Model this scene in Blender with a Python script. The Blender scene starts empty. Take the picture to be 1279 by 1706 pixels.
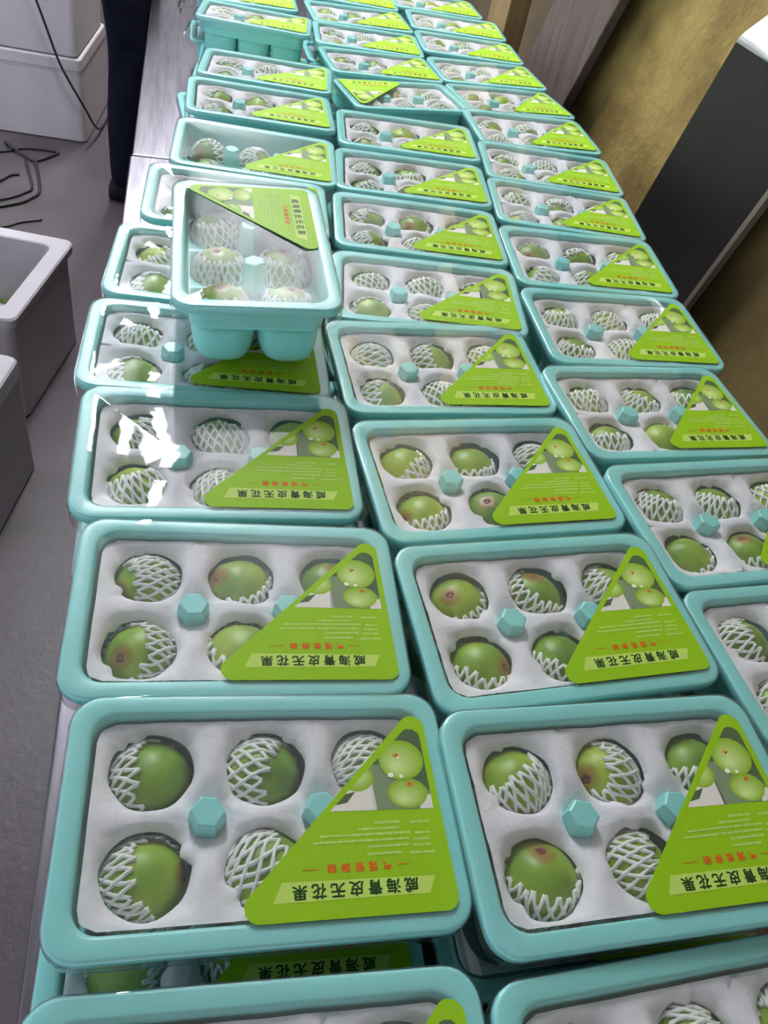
import bpy, bmesh, math, random
from mathutils import Matrix, Vector, Euler, noise
PI = math.pi
scene = bpy.context.scene
COL = scene.collection

# ------------------------------------------------------------------ camera, world, lamps, exposure
cam_d = bpy.data.cameras.new('camera'); cam = bpy.data.objects.new('camera', cam_d); COL.objects.link(cam)
cam_d.sensor_fit = 'HORIZONTAL'; cam_d.sensor_width = 36.0; cam_d.lens = 1305.19 / 1279 * 36.0
cam_d.clip_start = 0.02
cam.matrix_world = (Matrix.Translation((0, 0, 1.374)) @ Matrix.Rotation(-0.342, 4, 'Z')
                    @ Matrix.Rotation(PI / 2 - 0.76517, 4, 'X') @ Matrix.Rotation(0.24541, 4, 'Z'))
scene.camera = cam
world = bpy.data.worlds.new('world'); scene.world = world; world.use_nodes = True
bg = world.node_tree.nodes['Background']; bg.inputs[0].default_value = (0.80, 0.86, 1.0, 1); bg.inputs[1].default_value = 0.52
LAMP = 170.0
LAMPS = [(-0.10, 2.65), (-0.10, 4.3)]   # tube fittings under the ceiling
scene.view_settings.view_transform = 'Standard'; scene.view_settings.look = 'None'
scene.view_settings.gamma = 1.0; scene.view_settings.use_curve_mapping = False
scene.view_settings.exposure = 1.5

# ------------------------------------------------------------------ materials
def mat(name, color, rough=0.5, metal=0.0, spec=0.5, **kw):
    m = bpy.data.materials.new(name); m.use_nodes = True
    b = m.node_tree.nodes['Principled BSDF']
    b.inputs['Base Color'].default_value = (*color, 1); b.inputs['Roughness'].default_value = rough
    b.inputs['Metallic'].default_value = metal; b.inputs['Specular IOR Level'].default_value = spec
    for k, v in kw.items(): b.inputs[k.replace('_', ' ')].default_value = v
    return m
def N(m, t, **inp):
    n = m.node_tree.nodes.new(t)
    for k, v in inp.items():
        if k in n.inputs: n.inputs[k].default_value = v
        else: setattr(n, k, v)
    return n
def L(m, a, b): m.node_tree.links.new(a, b)
def mottled(name, c1, c2, scale, rough=0.6, detail=6, bump=0.0, bscale=None, stretch=None, metal=0, lo=.35, hi=.65, spec=.5):
    m = mat(name, c1, rough, metal, spec); b = m.node_tree.nodes['Principled BSDF']
    tc = N(m, 'ShaderNodeTexCoord'); mp = N(m, 'ShaderNodeMapping')
    if stretch: mp.inputs['Scale'].default_value = stretch
    L(m, tc.outputs['Object'], mp.inputs[0])
    n = N(m, 'ShaderNodeTexNoise', Scale=scale, Detail=detail); L(m, mp.outputs[0], n.inputs['Vector'])
    r = N(m, 'ShaderNodeValToRGB'); r.color_ramp.elements[0].position = lo; r.color_ramp.elements[1].position = hi
    r.color_ramp.elements[0].color = (*c1, 1); r.color_ramp.elements[1].color = (*c2, 1)
    L(m, n.outputs['Fac'], r.inputs[0]); L(m, r.outputs[0], b.inputs['Base Color'])
    if bump:
        n2 = N(m, 'ShaderNodeTexNoise', Scale=bscale or scale * 4, Detail=5); L(m, mp.outputs[0], n2.inputs['Vector'])
        bp = N(m, 'ShaderNodeBump', Strength=bump, Distance=0.004); L(m, n2.outputs['Fac'], bp.inputs['Height']); L(m, bp.outputs[0], b.inputs['Normal'])
    return m
M = {}
M['mint'] = mat('mint_plastic', (0.27, 0.74, 0.69), 0.34)
M['liner'] = mottled('white_foam_sheet', (0.80, 0.79, 0.82), (0.90, 0.89, 0.91), 60, 0.9, bump=.15, bscale=250)
b_ = M['liner'].node_tree.nodes['Principled BSDF']
b_.inputs['Subsurface Weight'].default_value = 0.0
M['net'] = mat('white_foam_net', (0.86, 0.89, 0.83), 0.7)
M['label'] = mat('label_green', (0.285, 0.52, 0.012), 0.35)
M['band'] = mat('label_band', (0.50, 0.68, 0.13), 0.35)
M['ink'] = mat('ink_dark_green', (0.012, 0.055, 0.012), 0.4)
M['red'] = mat('ink_red', (0.75, 0.13, 0.02), 0.4)
M['white_ink'] = mat('ink_white', (0.52, 0.70, 0.22), 0.4)
M['p_dark'] = mat('print_shade', (0.085, 0.13, 0.06), 0.35)
M['p_grey'] = mat('print_grey_green', (0.20, 0.27, 0.15), 0.35)
M['p_white'] = mat('print_white', (0.72, 0.70, 0.62), 0.35)
for q in range(7):
    t = q/6; M['p_fig_%d' % q] = mat('print_fig_%d' % q, tuple(p + (r-p)*t for p, r in zip((0.27, 0.45, 0.035), (0.58, 0.72, 0.27))), 0.35)
M['p_ring'] = mat('print_eye_ring', (0.50, 0.34, 0.06), 0.35)
M['p_glint'] = mat('print_glint', (0.85, 0.9, 0.75), 0.35)
M['p_eye'] = mat('print_eye', (0.42, 0.10, 0.03), 0.35)
M['steel'] = mottled('brushed_steel', (0.22, 0.205, 0.24), (0.34, 0.32, 0.36), 9, 0.26, stretch=(12, 1, 1), metal=1.0, bump=.03)
M['steel_leg'] = mat('steel_leg', (0.5, 0.5, 0.52), 0.35, 1.0)
M['floor'] = mottled('concrete_floor', (0.046, 0.034, 0.039), (0.082, 0.066, 0.074), 3.2, 0.5, bump=.25, bscale=60, lo=.3, hi=.7, detail=9)
M['foam'] = mottled('polystyrene', (0.45, 0.42, 0.45), (0.51, 0.48, 0.51), 5, 0.85, bump=.12, bscale=220)
M['cord'] = mat('black_cord', (0.012, 0.012, 0.014), 0.5)
M['trouser'] = mottled('navy_trousers', (0.005, 0.006, 0.013), (0.009, 0.010, 0.021), 20, 0.9, spec=.1)
M['shoe'] = mat('dark_shoe', (0.008, 0.009, 0.018), 0.7, 0, .2)
M['jacket'] = mottled('dark_jacket', (0.02, 0.022, 0.03), (0.03, 0.032, 0.045), 15, 0.85)
M['skin'] = mat('skin', (0.50, 0.30, 0.21), 0.5)
M['hair'] = mat('black_hair', (0.012, 0.010, 0.009), 0.5)
M['ochre'] = mottled('ochre_plaster', (0.185, 0.118, 0.026), (0.31, 0.215, 0.058), 8, 0.85, bump=.9, bscale=55, detail=10, lo=.38, hi=.62)
M['brown_wall'] = mottled('brown_plaster', (0.14, 0.092, 0.026), (0.23, 0.158, 0.050), 3.5, 0.85, bump=.4, bscale=40)
M['plank'] = mottled('weathered_plank', (0.060, 0.038, 0.033), (0.100, 0.067, 0.058), 7, 0.75, stretch=(8, 8, .7), bump=.4, bscale=25)
M['beige'] = mottled('beige_timber', (0.16, 0.105, 0.04), (0.22, 0.15, 0.06), 6, 0.75, stretch=(8, 8, .7))
M['dark_metal'] = mottled('dark_sheet_metal', (0.014, 0.012, 0.012), (0.022, 0.019, 0.018), 3, 0.45, spec=.15)
M['glare_metal'] = mat('glare_sheet_metal', (0.70, 0.69, 0.71), 0.45, 1.0)  # paler finish than the sheet, only to make the panel's lamp highlight white
M['edge'] = mat('worn_metal_edge', (0.16, 0.13, 0.10), 0.4)
M['ceiling'] = mat('ceiling_grey', (0.62, 0.61, 0.62), 0.9)
M['pale_wall'] = mottled('pale_plaster', (0.50, 0.48, 0.46), (0.58, 0.56, 0.54), 2, 0.9)
M['recess'] = mottled('dark_boards', (0.05, 0.034, 0.016), (0.08, 0.056, 0.026), 3, 0.9)
M['tube'] = mat('lamp_tube', (1, 1, 1), 0.5)
b_ = M['tube'].node_tree.nodes['Principled BSDF']; b_.inputs['Emission Color'].default_value = (0.93, 0.96, 1.0, 1); b_.inputs['Emission Strength'].default_value = LAMP
M['lamp_body'] = mat('lamp_body', (0.75, 0.75, 0.75), 0.5)

for k in list(M):
    if k.startswith('p_') or k in ('label', 'band', 'ink', 'red', 'white_ink'):
        M[k].node_tree.nodes['Principled BSDF'].inputs['Specular IOR Level'].default_value = .18; M[k].node_tree.nodes['Principled BSDF'].inputs['Roughness'].default_value = .5
def fig_material():
    m = mat('fig_skin', (0.2, 0.4, 0.05), 0.42); b = m.node_tree.nodes['Principled BSDF']
    tc = N(m, 'ShaderNodeTexCoord'); oi = N(m, 'ShaderNodeObjectInfo')
    n = N(m, 'ShaderNodeTexNoise', Scale=38.0, Detail=4.0); L(m, tc.outputs['Object'], n.inputs['Vector'])
    r = N(m, 'ShaderNodeValToRGB'); e = r.color_ramp.elements
    e[0].position = .25; e[0].color = (0.12, 0.27, 0.014, 1); e[1].position = .8; e[1].color = (0.46, 0.58, 0.045, 1)
    k = e.new(.52); k.color = (0.24, 0.43, 0.022, 1)
    ad = N(m, 'ShaderNodeMath', operation='MULTIPLY_ADD'); L(m, oi.outputs['Random'], ad.inputs[0]); ad.inputs[1].default_value = .34
    sb = N(m, 'ShaderNodeMath', operation='SUBTRACT'); L(m, n.outputs['Fac'], sb.inputs[0]); sb.inputs[1].default_value = .15
    L(m, sb.outputs[0], ad.inputs[2]); L(m, ad.outputs[0], r.inputs[0])
    sx = N(m, 'ShaderNodeSeparateXYZ'); L(m, tc.outputs['Object'], sx.inputs[0])
    mr = N(m, 'ShaderNodeMapRange'); mr.inputs['From Min'].default_value = .0248; mr.inputs['From Max'].default_value = .0266; L(m, sx.outputs['Z'], mr.inputs['Value'])
    mx = N(m, 'ShaderNodeMix', data_type='RGBA'); L(m, mr.outputs[0], mx.inputs[0]); L(m, r.outputs[0], mx.inputs[6]); mx.inputs[7].default_value = (0.30, 0.16, 0.02, 1)
    L(m, mx.outputs[2], b.inputs['Base Color'])
    return m
M['fig'] = fig_material()
M['eye'] = mat('fig_eye', (0.16, 0.035, 0.018), 0.7)

def film_material():
    m = bpy.data.materials.new('clear_film'); m.use_nodes = True; nt = m.node_tree; nt.nodes.clear()
    out = N(m, 'ShaderNodeOutputMaterial'); tr = N(m, 'ShaderNodeBsdfTransparent'); gl = N(m, 'ShaderNodeBsdfGlossy', Roughness=0.014)
    df = N(m, 'ShaderNodeBsdfTranslucent'); d2 = N(m, 'ShaderNodeBsdfDiffuse'); d2.inputs[0].default_value = (.9, .9, .95, 1)
    tr.inputs[0].default_value = (.97, .975, .985, 1)
    lw = N(m, 'ShaderNodeLayerWeight', Blend=0.5)
    pw = N(m, 'ShaderNodeMath', operation='POWER'); L(m, lw.outputs['Facing'], pw.inputs[0]); pw.inputs[1].default_value = 3.0
    ma = N(m, 'ShaderNodeMath', operation='MULTIPLY_ADD'); L(m, pw.outputs[0], ma.inputs[0]); ma.inputs[1].default_value = 0.85; ma.inputs[2].default_value = 0.075
    tc = N(m, 'ShaderNodeTexCoord'); mp = N(m, 'ShaderNodeMapping'); mp.inputs['Scale'].default_value = (1, 2.0, 1); L(m, tc.outputs['Object'], mp.inputs[0])
    n = N(m, 'ShaderNodeTexNoise', Scale=16.0, Detail=2.0); L(m, mp.outputs[0], n.inputs['Vector'])
    bp = N(m, 'ShaderNodeBump', Strength=0.05, Distance=0.004); L(m, n.outputs['Fac'], bp.inputs['Height']); L(m, bp.outputs[0], gl.inputs['Normal'])
    m1 = N(m, 'ShaderNodeMixShader'); m1.inputs[0].default_value = 0.04; L(m, tr.outputs[0], m1.inputs[1]); L(m, d2.outputs[0], m1.inputs[2])
    m2 = N(m, 'ShaderNodeMixShader'); L(m, ma.outputs[0], m2.inputs[0]); L(m, m1.outputs[0], m2.inputs[1]); L(m, gl.outputs[0], m2.inputs[2])
    L(m, m2.outputs[0], out.inputs[0])
    return m
M['film'] = film_material()

# ------------------------------------------------------------------ mesh helpers
class MB:
    def __init__(s): s.v = []; s.f = []; s.mi = []
    def add(s, vs, fs, mi=0):
        o = len(s.v); s.v += [tuple(v) for v in vs]; s.f += [tuple(i + o for i in f) for f in fs]; s.mi += [mi] * len(fs)
    def box(s, x0, x1, y0, y1, z0, z1, mi=0, mtx=None):
        vs = [Vector(p) for p in ((x0,y0,z0),(x1,y0,z0),(x1,y1,z0),(x0,y1,z0),(x0,y0,z1),(x1,y0,z1),(x1,y1,z1),(x0,y1,z1))]
        if mtx: vs = [mtx @ v for v in vs]
        s.add(vs, [(3,2,1,0),(4,5,6,7),(0,1,5,4),(1,2,6,5),(2,3,7,6),(3,0,4,7)], mi)
    def loft(s, rings, closed=True, cap0=False, cap1=False, mi=0):
        n = len(rings[0]); vs = [p for r in rings for p in r]; fs = []
        for i in range(len(rings) - 1):
            for j in range(n if closed else n - 1):
                k = (j + 1) % n
                fs.append((i*n+j, i*n+k, (i+1)*n+k, (i+1)*n+j))
        if cap0: fs.append(tuple(range(n-1, -1, -1)))
        if cap1: fs.append(tuple((len(rings)-1)*n + j for j in range(n)))
        s.add(vs, fs, mi)
    def tube(s, pts, r, sides=6, mi=0, caps=True):
        pts = [Vector(p) for p in pts]; rings = []; up = Vector((0, 0, 1))
        for i, p in enumerate(pts):
            d = (pts[min(i+1, len(pts)-1)] - pts[max(i-1, 0)]).normalized()
            a = d.cross(up)
            if a.length < 1e-4: a = d.cross(Vector((1, 0, 0)))
            a.normalize(); b = a.cross(d)
            rr = r[i] if isinstance(r, (list, tuple)) else r
            rings.append([p + (a*math.cos(2*PI*k/sides) + b*math.sin(2*PI*k/sides))*rr for k in range(sides)])
        s.loft(rings, True, caps, caps, mi)
    def poly(s, pts, z, mi=0): s.add([(p[0], p[1], z) for p in pts], [tuple(range(len(pts)))], mi)
    def mesh(s, name, mats, smooth=False, flip_check=False):
        me = bpy.data.meshes.new(name); me.from_pydata(s.v, [], s.f)
        for m in (mats if isinstance(mats, (list, tuple)) else [mats]): me.materials.append(M[m])
        me.polygons.foreach_set('material_index', s.mi)
        if smooth: me.polygons.foreach_set('use_smooth', [True] * len(me.polygons))
        me.update(); return me
def fix_normals(me):
    bm = bmesh.new(); bm.from_mesh(me); bmesh.ops.remove_doubles(bm, verts=bm.verts, dist=1e-6)
    bmesh.ops.recalc_face_normals(bm, faces=bm.faces); bm.to_mesh(me); bm.free(); return me
def put(name, me, parent=None, mtx=None):
    o = bpy.data.objects.new(name, me); COL.objects.link(o)
    if parent: o.parent = parent
    if mtx is not None:
        if parent: o.matrix_local = mtx
        else: o.matrix_world = mtx
    return o
def empty(name, mtx):
    o = bpy.data.objects.new(name, None); o.empty_display_size = .02; COL.objects.link(o); o.matrix_world = mtx; return o
def tag(o, label, cat, group=None):
    o['label'] = label; o['category'] = cat
    if group: o['group'] = group
    return o
def structure(name, mb, mats, smooth=False, label=None):
    o = put(name, mb.mesh(name, mats, smooth)); o['kind'] = 'structure'
    if label: o['label'] = label
    return o
def bevel(o, w, seg=2):
    md = o.modifiers.new('bevel', 'BEVEL'); md.width = w; md.segments = seg; md.limit_method = 'ANGLE'; return o
T = Matrix.Translation
def R(a, ax='Z'): return Matrix.Rotation(a, 4, ax)

# ------------------------------------------------------------------ the setting
mb = MB(); mb.box(-5, 3.0, -4, 8.5, -.05, 0); structure('floor', mb, 'floor')
mb = MB(); mb.box(-5, 3.0, -4, 8.5, 3.0, 3.05); structure('ceiling', mb, 'ceiling')
mb = MB(); mb.box(.90, 1.0, -4, 2.17, 0, 3.0); structure('wall_right', mb, 'ochre')
mb = MB(); mb.box(1.30, 1.4, 2.0, 8.5, 0, 3.0); mb.box(1.0, 1.3, 2.12, 2.17, 0, 3.0); structure('wall_recess', mb, 'recess')
mb = MB(); mb.box(-5, 3.0, 8.4, 8.5, 0, 3.0); structure('wall_back', mb, 'pale_wall')

for i, (x, y) in enumerate(LAMPS):
    o = empty('tube_lamp', T((x, y, 2.72)))
    mb = MB(); mb.box(-.025, .025, -.62, .62, .03, .07); mb.box(-.02, .02, -.4, -.37, .07, .28); mb.box(-.02, .02, .37, .4, .07, .28); put('lamp_body', mb.mesh('lamp_body', 'lamp_body'), o)
    for s in (0,):
        mb = MB(); mb.tube([(s, -.6, 0), (s, .6, 0)], .017, 10); put('tube', mb.mesh('tube', 'tube', True), o)
    tag(o, ['single tube lamp on the ceiling over the far trays', 'single tube lamp on the ceiling beyond the person', 'single tube lamp on the ceiling behind the viewer'
            ][i], 'lamp', 'ceiling tube lamps')

# things against the right wall: each leans a little
def lean_board(name, y0, y1, z0, z1, x, th, lean, m, label, cat, bev=.003):
    # a board standing in the plane x = const, its long edges leaning by 'lean' (dy/dz)
    mb = MB(); vs = []
    for xx in (x, x + th):
        for (y, z) in ((y0, z0), (y1, z0), (y1 + lean*(z1-z0), z1), (y0 + lean*(z1-z0), z1)): vs.append((xx, y, z))
    mb.add(vs, [(0,1,2,3),(7,6,5,4),(0,4,5,1),(1,5,6,2),(2,6,7,3),(3,7,4,0)])
    o = put(name, fix_normals(mb.mesh(name, m))); bevel(o, bev)
    if label: tag(o, label, cat)
    return o
panel = empty('metal_panel', T((.862, 1.2, 0))); tag(panel, 'tall dark sheet metal panel leaning against the ochre wall', 'panel')
lean = -.258
def panel_piece(name, ya, yb, za, zb, xa, xb, m):
    mb = MB(); vs = []
    for xx in (xa, xb):
        for (y, z) in ((ya, za), (yb, za), (yb, zb), (ya, zb)):
            vs.append((xx - .862, y + lean*(z - .8) - 1.2, z))
    mb.add(vs, [(0,1,2,3),(7,6,5,4),(0,4,5,1),(1,5,6,2),(2,6,7,3),(3,7,4,0)])
    return put(name, fix_normals(mb.mesh(name, m)), panel)
panel_piece('sheet', 1.105, 1.385, 0, 1.130, .850, .856, 'dark_metal')
mb = MB(); rows = []                                       # added bend at the sheet top, angled to mirror the lamp as a white highlight
for k in range(13):
    u = k/12; zz = 1.130 + .062*u; xx = .850 + .062*.75*max(0, u - .15 if u > .3 else u*u/.6) - .862
    rows.append([(xx, y + lean*(zz - .8) - 1.2, zz) for y in (1.105, 1.2, 1.3, 1.385)] + [(xx + .004, y + lean*(zz - .8) - 1.2, zz - .004*(u > 0)) for y in (1.385, 1.3, 1.2, 1.105)])
mb.loft(rows, True, True, True); o = put('glare_bend', fix_normals(mb.mesh('glare_bend', 'glare_metal', True)), panel); o['label'] = 'added bright bend standing in for the lamp highlight on the panel'
panel_piece('edge_trim', 1.095, 1.106, 0, 1.130, .846, .858, 'edge')
lean_board('wooden_plank', 2.245, 2.548, 0, 2.2, .842, .022, -.47, 'plank', 'weathered grey wooden plank leaning beside the ochre wall', 'plank')
mb = MB(); mb.box(0, .07, -.095, .095, 0, 2.99); o = put('timber_post', mb.mesh('timber_post', 'beige'), None, T((.98, 2.86, 0))); bevel(o, .004)
tag(o, 'beige timber post beyond the leaning grey plank', 'post')
# brown stained lower wall left of the panel
mb = MB(); mb.box(.885, .902, -2.0, 1.13, 0, 3.0); o = structure('trim_1', mb, 'brown_wall')
# ------------------------------------------------------------------ tables
def table(name, x0, x1, y0, y1, label):
    t = empty(name, T((x0, y0, 0))); w, l = x1-x0, y1-y0
    mb = MB(); mb.box(0, w, 0, l, .7205, .7325); mb.box(0, .012, 0, l, .6875, .7205); mb.box(w-.012, w, 0, l, .6875, .7205)
    mb.box(.012, w-.012, 0, .012, .6875, .7205); mb.box(.012, w-.012, l-.012, l, .6875, .7205)
    bevel(put('table_top', mb.mesh('table_top', 'steel'), t), .0025)
    for lx in (.07, w-.07):
        for ly in (.07, l-.07):
            mb = MB(); mb.tube([(lx, ly, 0), (lx, ly, .7205)], .019, 12); put('leg', mb.mesh('leg', 'steel_leg', True), t)
    mb = MB(); mb.box(.05, w-.05, .05, l-.05, .17, .185); put('lower_shelf', mb.mesh('lower_shelf', 'steel'), t)
    return tag(t, label, 'table')
table('steel_table', -.110, .80, -.45, 1.577, 'steel worktable under the nearer trays')
table('steel_table', -.107, .80, 1.583, 3.0, 'steel worktable under the farther trays, bare along its left edge')

# ------------------------------------------------------------------ tray meshes
W, D = .24, .1554
def rrect(hw, hd, r, z, n=6):
    pts = []
    for cx, cy, a0 in ((hw-r, hd-r, 0), (-hw+r, hd-r, PI/2), (-hw+r, -hd+r, PI), (hw-r, -hd+r, 1.5*PI)):
        for k in range(n+1):
            a = a0 + k*PI/2/n; pts.append((cx + r*math.cos(a), cy + r*math.sin(a), z))
    return pts
IW, ID, IR = W/2-.0150, D/2-.0150, .016
def clampr(x, y):
    x = max(-IW, min(IW, x)); y = max(-ID, min(ID, y))
    cx, cy = IW-IR, ID-IR
    if abs(x) > cx and abs(y) > cy:
        dx, dy = abs(x)-cx, abs(y)-cy; d = math.hypot(dx, dy)
        if d > IR: x = math.copysign(cx + dx*IR/d, x); y = math.copysign(cy + dy*IR/d, y)
    return x, y
CW, CD = IW/3*2, ID             # cell pitch
CELLS = {'FL': (-CW, -CD/2), 'FM': (0, -CD/2), 'FR': (CW, -CD/2), 'BL': (-CW, CD/2), 'BM': (0, CD/2), 'BR': (CW, CD/2)}
CUP_DEPTH = -.082
NR = 40
def ray_rect(a, hw, hd):
    c, s = math.cos(a), math.sin(a)
    t = min(hw/abs(c) if abs(c) > 1e-9 else 9, hd/abs(s) if abs(s) > 1e-9 else 9); return t*c, t*s
def cell_angles():
    a = [2*PI*k/NR + .001 for k in range(NR)]
    for c in (math.atan2(CD, CW), PI-math.atan2(CD, CW), PI+math.atan2(CD, CW), 2*PI-math.atan2(CD, CW)):
        k = min(range(NR), key=lambda i: abs(a[i]-c)); a[k] = c
    return a
def superell(a, hw, hd, e):
    c, s = math.cos(a), math.sin(a)
    t = (abs(c/hw)**e + abs(s/hd)**e) ** (-1/e); return t*c, t*s
def body_mesh():
    mb = MB()
    prof = [(.0005, -.0085), (-.0002, -.0075), (.0, -.0012), (.0008, -.0002), (.002, 0), (.0105, 0), (.0122, -.0006), (.0132, -.003), (.0145, -.028), (.0150, -.034)]
    mb.loft([rrect(W/2-i, D/2-i, max(.019-i*.25, IR), z) for i, z in prof])
    for cx, cy in CELLS.values():
        angs = cell_angles()
        border = [clampr(*(Vector((cx, cy)) + Vector(ray_rect(a, CW/2, CD/2)))) for a in angs]
        rings = [[(x, y, -.034) for x, y in border]]
        for sc, z in ((1.0, -.034), (.995, -.042), (.975, -.054), (.925, -.065), (.83, -.0735), (.66, -.0788), (.38, -.0815), (.02, CUP_DEPTH)):
            rings.append([(*clampr(cx + superell(a, CW/2-.001, CD/2-.0008, 3.0)[0]*sc, cy + superell(a, CW/2-.001, CD/2-.0008, 3.0)[1]*sc), z) for a in angs])
        mb.loft(rings, True, False, True)
    return fix_normals(mb.mesh('tray_body', 'mint', True))
def peg_mesh():
    mb = MB(); hx = [(1, 0), (.45, .85), (-.5, .9), (-1, .1), (-.5, -.85), (.5, -.9)]
    rings = [[(x*s, y*s, z) for x, y in hx] for s, z in ((.0145, -.060), (.0130, -.034), (.0112, -.0060), (.0104, -.0030), (.0092, -.0024))]
    mb.loft(rings, True, True, True); return fix_normals(mb.mesh('peg', 'mint', False))
def liner_mesh(seed):
    rd = random.Random(seed); mb = MB(); HX, HY = IW-.0012, ID-.0012
    for ci, (cx, cy) in enumerate(CELLS.values()):
        angs = cell_angles(); rings = []
        nt = [rd.uniform(0, 2*PI) for _ in range(4)]; hr = rd.uniform(.0246, .0262); ox, oy = rd.uniform(-.0015, .0015), rd.uniform(-.0015, .0015)
        for t in (0, .06, .2, .4, .65, 1.0):
            ring = []
            for a in angs:
                r = hr*(1 + .02*math.sin(3*a + nt[0]) + .012*math.sin(7*a + nt[1]))
                for q in nt[2:]:
                    d = abs((a - q + PI) % (2*PI) - PI)
                    if d < .12: r *= .89
                hx, hy = cx + ox + r*math.cos(a), cy + oy + r*math.sin(a)*.97
                bx, by = Vector((cx, cy)) + Vector(ray_rect(a, CW/2, CD/2))
                x, y = hx + (bx-hx)*t, hy + (by-hy)*t
                if abs(x) > HX: x = math.copysign(HX, x)
                if abs(y) > HY: y = math.copysign(HY, y)
                x, y = clampr(x, y)
                z = -.0062 - .0058*math.exp(-(t/.30)**2) - .015*math.exp(-((abs(x)-CW/2)**2 + y*y)/.00024) + .0016*noise.noise(Vector((x*38, y*38, seed*3.1))) + .001*noise.noise(Vector((x*110, y*110, seed)))
                if t == 0: z -= .0015
                ring.append((x, y, z))
            rings.append(ring)
        mb.loft(rings)
    return fix_normals(mb.mesh('foam_liner', 'liner', True))
def film_mesh(seed):
    mb = MB(); rings = []
    n = 12
    def fz(x, y):
        e = min(W/2-abs(x), D/2-abs(y)); e = max(0, min(1, (e-.006)/.030)); e = e*e*(3-2*e)
        l = max(0, min(1, (-.012-x)/.03))
        return .0011 - .0022*e*l + .0004*noise.noise(Vector((x*26, y*26, seed*7.7)))
    for k, (off, z) in enumerate(((.0002, -.020), (.0010, -.013), (.0012, -.007), (.0010, -.001), (.0003, .0007), (-.0012, .0011), (-.006, None), (-.016, None), (-.03, None), (-.048, None), (-.066, None), (-.0755, None))):
        ring = rrect(W/2+off, D/2+off, max(.0195+off*.9, .0008), 0, n); out = []
        for j, (x, y, _) in enumerate(ring):
            zz = fz(x, y) if z is None else z
            if z is not None and k < 4:
                w = (.0009 if k < 3 else .0004)*math.sin(j*2.1 + seed)*noise.noise(Vector((x*60, y*60, seed)))*1.6
                l = math.hypot(x, y); x += x/l*w; y += y/l*w
                if k == 0: zz += .006*noise.noise(Vector((x*40, y*40, seed*2.)))
            out.append((x, y, zz))
        rings.append(out)
    mb.loft(rings, True, False, True); me = mb.mesh('film', 'film', True); return me

def rounded_poly(pts, rs, n=6):
    out = []; m = len(pts)
    for i in range(m):
        p0, p1, p2 = Vector(pts[i-1]), Vector(pts[i]), Vector(pts[(i+1) % m]); r = rs[i]
        a, b = (p0-p1).normalized(), (p2-p1).normalized(); th = a.angle(b); d = r/math.tan(th/2)
        c = p1 + (a+b).normalized()*(r/math.sin(th/2)); s, e = p1+a*d-c, p1+b*d-c
        for k in range(n+1):
            q = s.lerp(e, k/n).normalized()*r; out.append(tuple(c+q))
    return out
mm = .001
def ell(cx, cy, rx, ry, n=20, rot=0, clip=None):
    pts = []
    for k in range(n):
        a = 2*PI*k/n; x, y = rx*math.cos(a), ry*math.sin(a)
        pts.append(((cx + x*math.cos(rot) - y*math.sin(rot))*mm, (cy + x*math.sin(rot) + y*math.cos(rot))*mm))
    return pts
def clip_poly(poly, tri):
    # Sutherland-Hodgman against a convex counter-clockwise polygon
    out = poly
    for i in range(len(tri)):
        a, b = Vector(tri[i]), Vector(tri[(i+1) % len(tri)]); inp = out; out = []
        side = lambda p: (b.x-a.x)*(p[1]-a.y) - (b.y-a.y)*(p[0]-a.x)
        for k in range(len(inp)):
            p, q = inp[k-1], inp[k]; sp, sq = side(p), side(q)
            if (sp < 0) != (sq < 0):
                t = sp/(sp-sq); out.append((p[0]+(q[0]-p[0])*t, p[1]+(q[1]-p[1])*t))
            if sq >= 0: out.append(q)
        if not out: return []
    return out
LZ = .0019
def label_mesh():
    mb = MB(); tri = [(-.0265, -.0655), (.1115, -.0665), (.1085, .0715)]
    pts = rounded_poly(tri, [.0085, .008, .0085], 8); n = len(pts)
    mb.add([(x, y, LZ-.00035) for x, y in pts] + [(x, y, LZ) for x, y in pts], [tuple(range(n, 2*n))] + [(i, (i+1) % n, n+(i+1) % n, n+i) for i in range(n)] + [tuple(range(n-1, -1, -1))], 0)
    mb.poly([(.0012, -.0557), (.0941, -.0559), (.0989, -.0462), (.0069, -.0444)], LZ+.0001, 1)
    return mb.mesh('label', ['label', 'band'])
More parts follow.
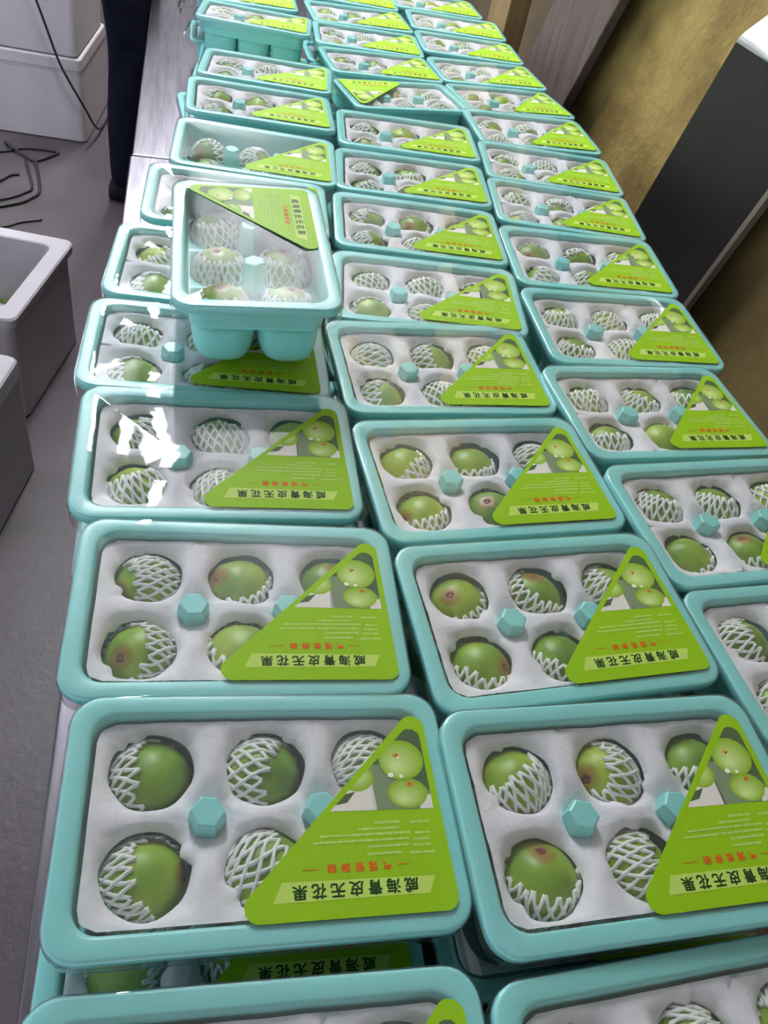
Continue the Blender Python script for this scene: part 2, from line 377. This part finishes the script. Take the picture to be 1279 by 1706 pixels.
def picture_mesh():
    mb = MB(); tri = [(.0385, -.0045), (.1055, -.0055), (.1045, .0590)]
    base = rounded_poly(tri, [.0004, .0004, .0068], 6)
    mb.poly(base, LZ+.00012, 0)
    def add(p, lvl, mi):
        q = clip_poly(p, base)
        if len(q) > 2: mb.poly(q, LZ + .00012 + .000012*lvl, mi)
    sc = lambda ps: [(x*mm, y*mm) for x, y in ps]
    add(sc([(30, -8), (69, -8), (67, 22), (40, 10)]), 1, 2)                 # pale ground
    add(sc([(66.5, -8), (108, -8), (108, 2), (100, 12), (76, 25), (67, 25)]), 1, 1)
    add(sc([(96, -8), (108, -8), (108, 4), (99, 3)]), 2, 2)
    add(sc([(41, -1), (50, .5), (56, 7.5), (45, 5)]), 3, 0)                  # leaf
    lvl = [3]
    def fruit(cx, cy, rx, ry, lx, ly):
        for q in range(7):
            f = 1 - q*.135; add(ell(cx + lx*(1-f), cy + ly*(1-f), rx*f, ry*f, 36), lvl[0], 3 + q); lvl[0] += 1
    def spot(cx, cy, rx, ry, mi, n=14): add(ell(cx, cy, rx, ry, n), lvl[0], mi); lvl[0] += 1
    fruit(58, 17, 11, 9.5, 2, 3)
    fruit(90, 5.0, 13.2, 9.8, -4, -5); spot(92.5, 10.8, 3.0, 1.9, 10); spot(92.2, 11.0, 1.3, .9, 11)
    fruit(89, 27.6, 15.2, 14, -5, -5); spot(80.5, 17.5, 2.0, 1.7, 12); spot(87.5, 16.5, 1.3, 1.2, 12); spot(85.8, 31, 2.2, 1.8, 10); spot(86.3, 30.6, 1.0, .9, 11); spot(87.0, 29.4, .8, .7, 12)
    return mb.mesh('label_picture', ['p_dark', 'p_grey', 'p_white'] + ['p_fig_%d' % q for q in range(7)] + ['p_ring', 'p_eye', 'p_glint'])
def text_to(mb, s, x_right, y_top, size, pitch, bold, z, mi, sx=1.0):
    # characters run from right to left seen from the front of the tray, upside down: the label faces the far side
    for i, ch in enumerate(s):
        cu = bpy.data.curves.new('t', 'FONT'); cu.body = ch; cu.size = 1; cu.resolution_u = 2; cu.fill_mode = 'FRONT'
        ob = bpy.data.objects.new('t', cu); COL.objects.link(ob)
        dg = bpy.context.evaluated_depsgraph_get(); me = ob.evaluated_get(dg).to_mesh()
        if len(me.vertices):
            xs = [v.co.x for v in me.vertices]; ys = [v.co.y for v in me.vertices]; cx, cy = (min(xs)+max(xs))/2, (min(ys)+max(ys))/2
            k = 1/max(max(xs)-min(xs), max(ys)-min(ys))
            for q, (ox, oy) in enumerate(((0, 0), (bold, 0), (-bold, 0), (0, bold), (0, -bold))):      # shifted copies thicken the strokes
                mb.add([(x_right - i*pitch - ((v.co.x-cx)*k + ox)*size*sx, y_top - ((v.co.y-cy)*k + oy)*size, z + q*.000004) for v in me.vertices], [tuple(p.vertices) for p in me.polygons], mi)
        ob.evaluated_get(dg).to_mesh_clear(); bpy.data.objects.remove(ob); bpy.data.curves.remove(cu)
def title_mesh():
    mb = MB(); text_to(mb, '威海青皮无花果', .0835, -.0506, .0082, .0111, .026, LZ+.0002, 0, 1.02)
    return mb.mesh('label_title', ['ink'])
def small_print_mesh():
    mb = MB(); text_to(mb, '气调锁鲜装', .0703, -.0385, .0052,  .00845, .032, LZ+.0002, 0)
    for xa, xb in ((.019, .0288), (.0765, .0840)): mb.poly([(xa, -.0386), (xb, -.0386), (xb, -.0382), (xa, -.0382)], LZ+.0002, 0)
    rd = random.Random(3)
    for xa, xb, y in ((.0655, .0815, -.0128), (.0885, .101, -.0134), (.0555, .081, -.0164), (.031, .087, -.0197), (.091, .1005, -.0203), (.027, .086, -.0234), (.0895, .0995, -.0241), (.0605, .0845, -.0272), (.088, .1, -.0277), (.059, .081, -.0315), (.086, .101, -.0323)):
        x = xa
        while x < xb:
            w = rd.uniform(.0007, .0012); h = rd.uniform(.0005, .0009)
            mb.poly([(x, y-h), (x+w, y-h), (x+w, y+h), (x, y+h)], LZ+.0002, 1); x += w + rd.uniform(.0003, .0007)
    return mb.mesh('label_small_print', ['red', 'white_ink'])
ME = dict(body=body_mesh(), peg=peg_mesh(), label=label_mesh(), picture=picture_mesh(), title=title_mesh(), small=small_print_mesh())
LINERS = [liner_mesh(s) for s in range(1, 6)]; FILMS = [film_mesh(s) for s in range(1, 5)]

# ------------------------------------------------------------------ fig meshes
FR_ = .0276
def fig_mesh(seed):
    mb = MB(); ns, nr = 28, 18; rings = []
    for i in range(nr+1):
        th = PI*i/nr; ring = []
        for j in range(ns):
            ph = 2*PI*j/ns
            d = Vector((math.sin(th)*math.cos(ph), math.sin(th)*math.sin(ph), math.cos(th)))
            r = FR_*(1 + .035*noise.noise(d*1.3 + Vector((seed*5.1, 0, 0))) + .008*math.cos(9*ph)*math.sin(th)**2)
            r *= 1 - .045*math.exp(-(th/.16)**2) - .02*math.exp(-(th/.6)**2)
            if i in (0, nr): d = Vector((1e-4*math.cos(ph), 1e-4*math.sin(ph), d.z))
            ring.append(d*r)
        rings.append(ring)
    mb.loft(rings, True, True, True); return fix_normals(mb.mesh('fig', 'fig', True))
def eye_mesh():
    mb = MB(); n = 9; rings = []
    for r, z in ((.0042, .0258), (.0034, .02635), (.0018, .0266), (.0006, .0258)):
        rings.append([(r*math.cos(2*PI*k/n)*(1+.15*math.sin(2.5*k)), r*math.sin(2*PI*k/n)*(1+.15*math.cos(2.1*k)), z) for k in range(n)])
    mb.loft(rings, True, False, True); return fix_normals(mb.mesh('fig_eye', 'eye', True))
def net_mesh(seed, open_deg, NS=13, rows=8):
    rd = random.Random(seed); mb = MB(); th0, th1 = math.radians(open_deg), math.radians(172); steps = rows*2
    jit = [[rd.uniform(-.07, .07) for _ in range(NS*2)] for _ in range(rows+1)]
    lip = [rd.uniform(-.10, .10) for _ in range(NS*2)]
    def P(i, k, dirn):     # strand i, step k (two steps per crossing)
        row = k/2; f = (k/steps)**.95; ph = 2*PI*i/NS + dirn*PI/NS*row
        cell = int(round((ph/(2*PI))*NS*2)) % (NS*2)
        th = th0 + (th1-th0)*f + (lip[cell]*(1-f)**3 if k == 0 else 0)
        ph += .05*math.sin(3*th + seed + i) + .35*noise.noise(Vector((math.cos(ph)*1.2, math.sin(ph)*1.2, seed*9.3 + th)))*.5
        th += .06*noise.noise(Vector((math.cos(ph)*1.6 + 7, math.sin(ph)*1.6, seed*4.3 + th*1.5)))
        r = FR_ + .0009 + .0007*noise.noise(Vector((ph*2, th*4, seed))) + (.0006 if (k % 2 == 0) else 0)*dirn*.4
        return Vector((math.sin(th)*math.cos(ph), math.sin(th)*math.sin(ph), math.cos(th)))*r
    for dirn in (-1, 1):
        for i in range(NS):
            mb.tube([P(i, k, dirn) for k in range(steps+1)], [.00122 + .00045*(k % 2 == 0) for k in range(steps+1)], 5)
    return mb.mesh('foam_net', 'net', True)
FIGS = [fig_mesh(s) for s in range(6)]; EYE = eye_mesh()
NETS = {k: [net_mesh(k + s*100, k, NS) for s, NS in ((1, 21), (2, 22), (3, 24))] for k in (28, 42, 56, 70)}

def dirv(az, tilt):
    a, t = math.radians(az), math.radians(tilt); return Vector((math.sin(t)*math.cos(a), math.sin(t)*math.sin(a), math.cos(t)))
def aim(v, spin): return (v.to_track_quat('Z', 'Y').to_matrix().to_4x4()) @ R(spin)
CELLWORD = {'FL': 'front left', 'FM': 'front middle', 'BL': 'back left', 'BM': 'back middle', 'BR': 'back right', 'FR': 'front right'}

# net opening (azimuth, tilt, size), eye (azimuth, tilt) or None; tray's own directions: 0 right, 90 back, 180 left, 270 front
POSE = {
 'L2': {'BL': (0, 50, 70, 0, 80), 'BM': (-20, 62, 56, None), 'BR': (10, 95, 56, None), 'FL': (5, 42, 56, 0, 62), 'FM': (40, 80, 42, None)},
 'L3': {'BL': (195, 62, 42, 205, 60), 'BM': (115, 30, 70, 175, 42), 'BR': (170, 25, 70, 60, 22), 'FL': (190, 45, 56, 215, 38), 'FM': (60, 35, 70, None)},
 'L4': {'BL': (150, 62, 56, 120, 62), 'BM': (95, 62, 42, None), 'BR': (120, 30, 70, None), 'FL': (120, 52, 42, None), 'FM': (60, 85, 42, None)},
 'L5': {'BL': (70, 60, 42, None), 'FL': (-10, 35, 56, None), 'BM': (60, 50, 42, None), 'FM': (10, 40, 42, None), 'BR': (0, 80, 42, None)},
 'M1': {'BL': (120, 58, 56, None), 'BM': (165, 50, 42, 190, 48), 'BR': (90, 40, 56, 300, 20), 'FL': (80, 22, 56, 90, 32), 'FM': (0, 58, 42, 0, 62)},
 'M2': {'BL': (130, 30, 70, 180, 22), 'BM': (30, 35, 56, 90, 28), 'BR': (20, 45, 56, 0, 40), 'FL': (70, 38, 70, 340, 40), 'FM': (70, 45, 70, None)},
 'M3': {'BL': (140, 52, 70, None), 'BM': (100, 38, 70, 95, 45), 'BR': (0, 65, 28, None), 'FL': (110, 45, 70, 190, 55), 'FM': (150, 15, 70, 165, 20)},
 'M4': {'BL': (0, 95, 42, None), 'BM': (0, 48, 56, None), 'BR': (90, 85, 42, None), 'FL': (-15, 48, 56, 0, 80), 'FM': (90, 85, 42, None)},
 'R0': {'BL': (0, 55, 56, None), 'FL': (20, 50, 42, None)},
 'R1': {'BL': (60, 45, 42, None), 'BM': (70, 38, 42, 20, 45), 'BR': (90, 75, 42, None), 'FL': (130, 32, 70, None), 'FM': (110, 40, 70, 120, 30)},
 'R2': {'BL': (90, 60, 42, None), 'BM': (50, 30, 42, 90, 50), 'BR': (90, 40, 42, None), 'FL': (85, 50, 56, 60, 60), 'FM': (180, 30, 70, None)},
 'R3': {'BL': (100, 28, 28, None), 'BM': (40, 62, 28, 30, 55), 'BR': (60, 60, 42, None), 'FL': (60, 32, 42, -20, 50), 'FM': (60, 80, 42, None)},
 'S': {'BL': (0, 10, 42, 30, 10), 'BM': (0, 12, 42, 60, 8), 'BR': (40, 20, 42, 0, 14), 'FL': (0, 22, 42, -30, 16), 'FM': (0, 10, 42, 0, 10)},
}
fig_n = 0
def place_fig(tm, cell, spec, rd, where, far, low=False):
    global fig_n
    cx, cy = CELLS[cell]; az, tilt, size = spec[:3]
    pos = Vector((cx + rd.uniform(-.001, .001), cy + rd.uniform(-.0003, .0003), (-.0400 if low else -.0322) + rd.uniform(-.001, .0015)))
    eye = spec[3:] if spec[3] is not None else None
    ed = dirv(*eye) if eye else dirv(az + rd.uniform(-30, 30), min(tilt + 95, 165))
    s = rd.uniform(.965, 1.0)
    fm = aim(ed, rd.uniform(0, 6.28)); full = tm @ T(pos) @ fm @ Matrix.Scale(s, 4)
    o = put('fig', FIGS[fig_n % 6], None, full); fig_n += 1
    put('foam_net', rd.choice(NETS[size]), o, fm.inverted() @ aim(dirv(az, tilt), rd.uniform(0, 6.28)))
    if eye and not far: put('fig_eye', EYE, o)
    look = 'bare-topped green fig in foam net' if size > 50 else 'green fig in white foam net'
    tag(o, f'{look}, {CELLWORD[cell]} cell, {where}', 'fig', 'figs in the trays')
def make_tray(key, tm, label, group, where, liner=True, figs=True, seed=0, far=False, detail=True):
    rd = random.Random(seed * 77 + 5)
    t = empty('fig_tray', tm); tag(t, label, 'tray', group)
    put('tray_body', ME['body'], t)
    for sx in (-1, 1): put('peg', ME['peg'], t, T((sx*CW/2, 0, 0)) @ R(rd.uniform(-.4, .4)))
    if liner: put('foam_liner', rd.choice(LINERS), t)
    put('film', rd.choice(FILMS), t)
    lb = put('label', ME['label'], t, T((rd.uniform(-.0015, .0005), rd.uniform(-.001, .001), 0)) @ R(rd.uniform(-.008, .008)))
    put('label_picture', ME['picture'], lb); put('label_title', ME['title'], lb); put('label_small_print', ME['small'], lb)
    if figs:
        spec = POSE.get(key, {})
        for c in ('BL', 'BM', 'BR', 'FL', 'FM'):
            if key in ('R0',) and c not in spec: continue
            sp = spec.get(c)
            if sp is None:
                size = rd.choice((28, 42, 42, 56)); sp = (rd.uniform(0, 360), rd.uniform(25, 70), size, None)
                if rd.random() < .5: sp = (*sp[:3], sp[0] + rd.uniform(-40, 40), sp[1] + rd.uniform(-10, 25))
            place_fig(tm, c, sp, rd, where, far, not liner)
    return t
ZR = .902       # rim height of the upper layer
POS = {
'L0':(0.0352,0.0400,-0.050,-.006,-0.030,0.010), 'L2':(0.0472,0.2088,-0.029,0.0004,0.019,0.033), 'L3':(0.0389,0.3641,-0.030,0.0048,0.041,0.022),
'L4':(0.0272,0.5304,-0.002,0.0076,0.077,0.010), 'L5':(0.0192,0.6897,-0.036,0.0060,-0.008,0.021), 'L6':(0.0317,0.8640,-0.086,0.0013,0.052,0.004),
'L7':(0.0630,1.0434,-0.056,0.0042,0.040,0.010), 'L8':(0.0963,1.2166,-0.079,0.0041,0.056,0.016), 'L9':(0.1144,1.4065,-0.030,0.0096,0.016,0.019),
'L10':(0.1384,1.6074,-0.129,0.0020,-0.002,-0.010), 'L11':(0.1379,1.9645,-0.136,-0.0009,-0.022,0.0), 'L12':(0.1198,2.1323,0.0,0.0,0.003,-0.004),
'M0':(0.2830,0.0240,0.033,-.004,-0.020,0.03), 'M1':(0.2861,0.1844,0.002,0.0060,0.035,0.002), 'M2':(0.2868,0.3483,0.061,0.0020,0.036,-0.005),
'M3':(0.2749,0.5144,0.083,0.0002,0.043,0.007), 'M4':(0.2699,0.6946,0.050,-0.0048,0.068,0.0), 'M5':(0.2873,0.8480,-0.133,-0.0012,0.035,-0.031),
'M6':(0.3113,1.0215,-0.095,0.0002,0.036,-0.005), 'M7':(0.3349,1.1929,-0.126,0.0014,0.007,-0.028), 'M8':(0.3590,1.3602,-0.098,0.0045,0.010,-0.019),
'M9':(0.3970,1.5950,0.190,-0.005,-0.010,-0.02), 'M10':(0.3832,1.7704,0.104,-0.0048,0.006,0.001), 'M11':(0.3815,1.9365,-0.046,-0.0029,0.025,-0.011),
'M12':(0.3847,2.1055,0.075,-0.0004,0.023,-0.005), 'M13':(0.3908,2.2955,-0.088,-0.0016,-0.011,-0.008),
'R0':(0.5337,0.2978,0.058,0,0,0), 'R1':(0.5215,0.4576,0.092,0.0022,0.023,0.006), 'R2':(0.5137,0.6325,0.087,-0.0056,0.041,0.018),
'R3':(0.5342,0.7953,0.017,-0.0018,0.061,0.003), 'R4':(0.5510,0.9685,-0.057,-0.0009,0.057,-0.017), 'R5':(0.5778,1.1412,-0.132,-0.0013,0.026,-0.011),
'R6':(0.6005,1.2924,-0.125,0.0030,0.022,-0.011), 'R7':(0.6219,1.4629,0.013,0.0030,0.033,-0.014), 'R8':(0.6329,1.6411,0.154,-0.0025,-0.007,0.0),
'R9':(0.6245,1.8011,0.059,-0.0008,0.006,-0.026), 'R10':(0.6286,1.9794,-0.028,0.0009,0.016,-0.011), 'R11':(0.6392,2.1598,-0.060,0.0018,0.021,-0.015),
'R12':(0.6221,2.3384,0.017,0.0025,0.023,-0.003)}
ORD = ['first', 'second', 'third', 'fourth', 'fifth', 'sixth', 'seventh', 'eighth', 'ninth', 'tenth', 'eleventh', 'twelfth', 'thirteenth', 'fourteenth']
ROWN = {'L': 'left row', 'M': 'middle row', 'R': 'right row'}
EXTRA = {'L8': 'without a foam liner', 'M9': 'turned half round', 'L11': 'with its cup sides showing', 'L5': 'partly under the turned tray', 'L0': 'cut by the picture edge'}
cnt = {'L': 0, 'M': 0, 'R': 0}
def pose(x, y, th, z, tx, ty, zr=ZR): return T((x, y, zr + z)) @ R(th) @ (R(ty, 'Y') @ R(tx, 'X'))
for i, (k, v) in enumerate(POS.items()):
    r = k[0]; n = ORD[cnt[r]]; cnt[r] += 1
    where = f'{n} tray, {ROWN[r]}'
    lab = f'mint green fig tray, {n} from front in the {ROWN[r]}' + (', ' + EXTRA[k] if k in EXTRA else '')
    tm = pose(*v)
    if k == 'M9': tm = tm @ R(PI)
    t_ = make_tray(k, tm, lab, 'film-wrapped fig trays on top', where, liner=k not in ('L8',), seed=i+1, far=v[1] > 1.45)
    if k in ('L11', 'L12'):                                 # loose end of wrapping film hanging off the left side
        mb = MB(); rows = []
        for a in range(15):
            y = -.072 + .01*a; row = []
            for b in range(8):
                n1 = noise.noise(Vector((a*.9, b*.8, i*3.3))); n2 = noise.noise(Vector((a*.7 + 9, b*.9, i*2.1)))
                row.append((-.1215 - .0016 - .0035*b - .006*abs(n1)*(b > 0), y + .006*n2, -.002 - .0075*b + .007*n1*(b > 0)))
            rows.append(row)
        mb.loft(rows, False); o = put('film_tail', mb.mesh('film_tail', 'film', True), t_); o['label'] = 'crumpled loose end of clear film'
    if k == 'L0': low = T((.033, .03, ZR-.0865)) @ R(-.03)
    elif k == 'L2': low = T((.0329, .1899, ZR-.0865)) @ R(-.032)
    elif k == 'L10': low = T((.100, 1.640, ZR-.0865)) @ R(.10)
    else:
        rd = random.Random(i+900); low = T((v[0] + rd.uniform(-.006, .006), v[1], ZR-.0865)) @ R(v[2]*.5)
    make_tray('low', low, f'lower layer mint tray under the {n} tray of the {ROWN[r]}', 'fig trays in the lower layer', f'lower tray under {where}', figs=(k == 'L2'), seed=i+300, far=True)
make_tray('low', T((.125, 1.815, ZR-.0865)) @ R(-.10), 'lower layer mint tray in the gap of the left row', 'fig trays in the lower layer', 'lower tray in left row gap', seed=411, figs=True, far=True)
make_tray('S', pose(.0607, .7475, .004, .0975, .036, -.034) @ R(PI/2), 'mint fig tray set crosswise on top of the left row', 'film-wrapped fig trays on top', 'crosswise tray on top', liner=False, seed=77)

# ------------------------------------------------------------------ foam boxes, cords, person on the left
def wall_box(hw, hd, h, r, t, bottom, lip):
    # open box with outer lip: lofted rounded rectangles, outside then inside
    q = .012 if lip else .0
    prof = [(-.010, .0), (-.002, .006), (-.001, h-lip-.004), (.0, h-lip), (q*.8, h-lip+.004), (q, h-.005), (q-.003, h), (-t+.003, h), (-t, h-.003), (-t-.012, bottom)]
    mb = MB(); mb.loft([rrect(hw+o, hd+o, r, z, 5) for o, z in prof], True, True, True)
    return mb
def foam_box(loc, rot, w, d, h, label, open_=False, group='white foam boxes on the left'):
    t = empty('foam_box', T(loc) @ R(rot)); tag(t, label, 'box', group)
    lidh = .045
    bh = h if open_ else h - lidh
    e = .012 if open_ else 0
    mb = wall_box(w/2-e, d/2-e, bh, .022, .032, .035, .03 if open_ else 0); me = fix_normals(mb.mesh('box_body', 'foam')); o = put('box_body', me, t)
    me.polygons.foreach_set('use_smooth', [False]*len(me.polygons))
    if not open_:
        mb = MB(); prof = [(-.012, bh+.0006), (.0, bh+.0006), (.001, bh+.004), (.0, h-.006), (-.004, h-.001), (-.010, h)]
        mb.loft([rrect(w/2+o_, d/2+o_, .022, z, 5) for o_, z in prof], True, True, True)
        put('lid', fix_normals(mb.mesh('lid', 'foam')), t)
    return t
def corner_box(cx, cy, rot, w, d):     # centre of a box from its near right corner
    c = T((cx, cy, 0)) @ R(rot) @ Vector((-w/2, d/2, 0)); return c
c = corner_box(-.407, 3.442, -.105, .62, .52); foam_box((c.x, c.y, 0), -.105, .62, .52, .31, 'white foam box on the floor under another by the cords')
c2 = corner_box(-.424, 3.448, -.105, .58, .50); foam_box((c2.x, c2.y, .311), -.105, .60, .50, .31, 'white foam box stacked on top of another beside the person')
c = corner_box(-.386, 1.655, -.228, .55, .407); foam_box((c.x, c.y, 0), -.228, .55, .407, .30, 'open white foam box on the floor beside the table', True)
oc = c
c = T((-.352, 1.507, 0)) @ R(-.2) @ Vector((-.275, -.19, 0)); foam_box((c.x, c.y, 0), -.2, .55, .38, .31, 'closed white foam box in front of the open one')
make_tray('box', T((oc.x + .10, oc.y + .045, .112)) @ R(1.3), 'mint tray lying inside the open foam box', None, 'the tray in the open box', figs=False, seed=901)

def cord(name, pts, r, label, closed=False):
    cu = [Vector(p) for p in pts]; out = []
    n = len(cu)
    for i in range(n-1):
        p0, p1, p2, p3 = cu[max(i-1, 0)], cu[i], cu[i+1], cu[min(i+2, n-1)]
        for k in range(6):
            t = k/6; out.append(.5*((2*p1) + (p2-p0)*t + (2*p0-5*p1+4*p2-p3)*t*t + (3*p1-p0-3*p2+p3)*t**3))
    out.append(cu[-1]); mb = MB(); mb.tube(out, r, 7)
    return tag(put(name, mb.mesh(name, 'cord', True)), label, 'cord', 'black cords on the left')
z = .0058
cord('floor_cord', [(-.85, 3.22, z), (-.70, 3.27, z), (-.62, 3.325, z), (-.507, 3.318, z), (-.525, 3.27, z), (-.572, 3.215, z), (-.60, 3.235, z), (-.66, 3.29, z+.010), (-.70, 3.36, z)], .0052, 'black cord folded to a point before the stacked foam boxes')
cord('floor_cord', [(-.571, 3.20, z+.009), (-.556, 3.14, z), (-.528, 2.965, z), (-.548, 2.90, z), (-.60, 2.84, z), (-.80, 2.72, z)], .0058, 'thick black cord curving on the floor nearest the table')
cord('floor_cord', [(-.604, 3.20, z+.009), (-.584, 3.12, z), (-.556, 2.99, z), (-.572, 2.94, z), (-.641, 2.87, z), (-.80, 2.80, z)], .0048, 'thin black cord curving just inside the thick one')
cord('floor_cord', [(-.80, 2.93, z), (-.69, 2.985, z), (-.64, 3.07, z), (-.612, 3.085, z)], .0052, 'short black cord end inside the floor loop')
cord('floor_cord', [(-.80, 2.62, .004), (-.615, 2.67, .004), (-.556, 2.716, .004), (-.493, 2.747, .004)], .0035, 'thin black cord end nearest the open foam box')
cord('hanging_cord', [(-.60, 3.40, .70), (-.535, 3.42, .494), (-.485, 3.418, .321), (-.455, 3.416, .25), (-.400, 3.42, .145), (-.375, 3.50, .05), (-.36, 3.62, .008), (-.34, 3.8, .006)], .0045, 'black cord running slantwise across the stacked foam boxes')

def person(base):
    root = empty('person', base); tag(root, 'person in dark navy trousers standing at the left table edge', 'person')
    def skin(name, verts, edges, radii, m, rootv=0, sub=2):
        me = bpy.data.meshes.new(name); me.from_pydata(verts, edges, []); o = put(name, me, root); me.materials.append(M[m])
        md = o.modifiers.new('skin', 'SKIN'); md.use_smooth_shade = True
        for i, r in enumerate(radii):
            sv = me.skin_vertices[0].data[i]; sv.radius = r if isinstance(r, tuple) else (r, r); sv.use_root = (i == rootv)
        sb = o.modifiers.new('sub', 'SUBSURF'); sb.levels = sub; sb.render_levels = sub; return o
    # faces +x; legs apart along y
    V = [(0, 0, .93), (0, -.09, .86), (.015, -.10, .50), (-.01, -.105, .28), (-.015, -.105, .10), (-.015, -.105, .045), (0, .09, .86), (.02, .105, .50), (-.01, .11, .28), (-.015, .11, .10), (-.015, .11, .045), (0, 0, 1.04)]
    E = [(0,1),(1,2),(2,3),(3,4),(4,5),(0,6),(6,7),(7,8),(8,9),(9,10),(0,11)]
    skin('trousers', V, E, [(.125,.15), .10, .078, .072, .066, .060, .10, .078, .072, .066, .060, (.115,.15)], 'trouser')
    for s in (-.105, .11):
        mb = MB(); rings = []
        for x, hw, h in ((-.085, .020, .05), (-.075, .034, .075), (-.02, .040, .085), (.05, .044, .065), (.12, .046, .048), (.165, .038, .040), (.185, .016, .028)):
            rings.append([(x, s + hw*math.cos(a), max(.001, h*.5 + h*.5*math.sin(a))) for a in [2*PI*k/12 for k in range(12)]])
        mb.loft(rings, True, True, True); put('shoe', fix_normals(mb.mesh('shoe', 'shoe', True)), root)
    V = [(0, 0, .98), (.0, 0, 1.15), (.0, 0, 1.33), (.0, 0, 1.45), (.0, -.17, 1.43), (-.02, -.23, 1.15), (.0, -.25, .90), (.0, .17, 1.43), (-.02, .23, 1.15), (.0, .25, .90)]
    skin('jacket', V, [(0,1),(1,2),(2,3),(3,4),(4,5),(5,6),(3,7),(7,8),(8,9)], [(.12,.16), (.115,.155), (.12,.165), (.085,.10), .065, .050, .038, .065, .050, .038], 'jacket')
    V = [(0, 0, 1.45), (.01, 0, 1.55), (.025, 0, 1.64), (.02, 0, 1.72)]
    skin('head', V, [(0,1),(1,2),(2,3)], [.055, .058, (.088,.075), (.080,.072)], 'skin')
    mb = MB(); mb.tube([(.118, 0, 1.665), (.128, 0, 1.64), (.122, 0, 1.625)], [.008, .014, .010], 8); put('nose', mb.mesh('nose', 'skin', True), root)
    for s in (-.032, .032):
        mb = MB(); mb.tube([(.098, s-.012, 1.672), (.104, s, 1.674), (.098, s+.012, 1.672)], [.003, .006, .003], 8); put('eye', mb.mesh('eye', 'hair', True), root)
        mb = MB(); mb.tube([(.01, s*2.5, 1.62), (.012, s*2.6, 1.65), (.006, s*2.5, 1.68)], [.010, .014, .009], 8); put('ear', mb.mesh('ear', 'skin', True), root)
    mb = MB(); mb.tube([(.100, -.022, 1.595), (.108, 0, 1.593), (.100, .022, 1.595)], [.003, .006, .003], 8); put('mouth', mb.mesh('mouth', 'eye', True), root)
    mb = MB(); rings = []
    for k in range(8):
        a = k/7*PI*.62; rr = math.sin(a)*.098; zz = 1.69 + .105*math.cos(a) - .004
        rings.append([(-.002 + (rr + .0001)*math.cos(b)*1.0 - .018*(k/7), (rr + .0001)*math.sin(b)*.92, zz + .035*(math.cos(b) > .2)*(k/7)) for b in [2*PI*q/16 for q in range(16)]])
    mb.loft(rings, True, True, False); put('hair', fix_normals(mb.mesh('hair', 'hair', True)), root)
    for s in (-1, 1):
        y = s*.252; vs = [(.0, y, .91), (.008, y, .835)]; es = [(0, 1)]; rs = [.026, (.020, .038)]
        for dx, ln in ((-.026, .062), (-.008, .078), (.010, .082), (.028, .072)):
            b = len(vs); vs += [(.010+dx, y, .800), (.014+dx, y - s*.006, .800-ln*.55), (.014+dx, y - s*.022, .800-ln)]; es += [(1, b), (b, b+1), (b+1, b+2)]; rs += [.0095, .009, .008]
        b = len(vs); vs += [(.045, y - s*.01, .845), (.058, y - s*.02, .80)]; es += [(1, b), (b, b+1)]; rs += [.011, .009]
        skin('hand', vs, es, rs, 'skin', 0, 1)
    return root
person(T((-.192, 3.07, 0)) @ R(-.1))
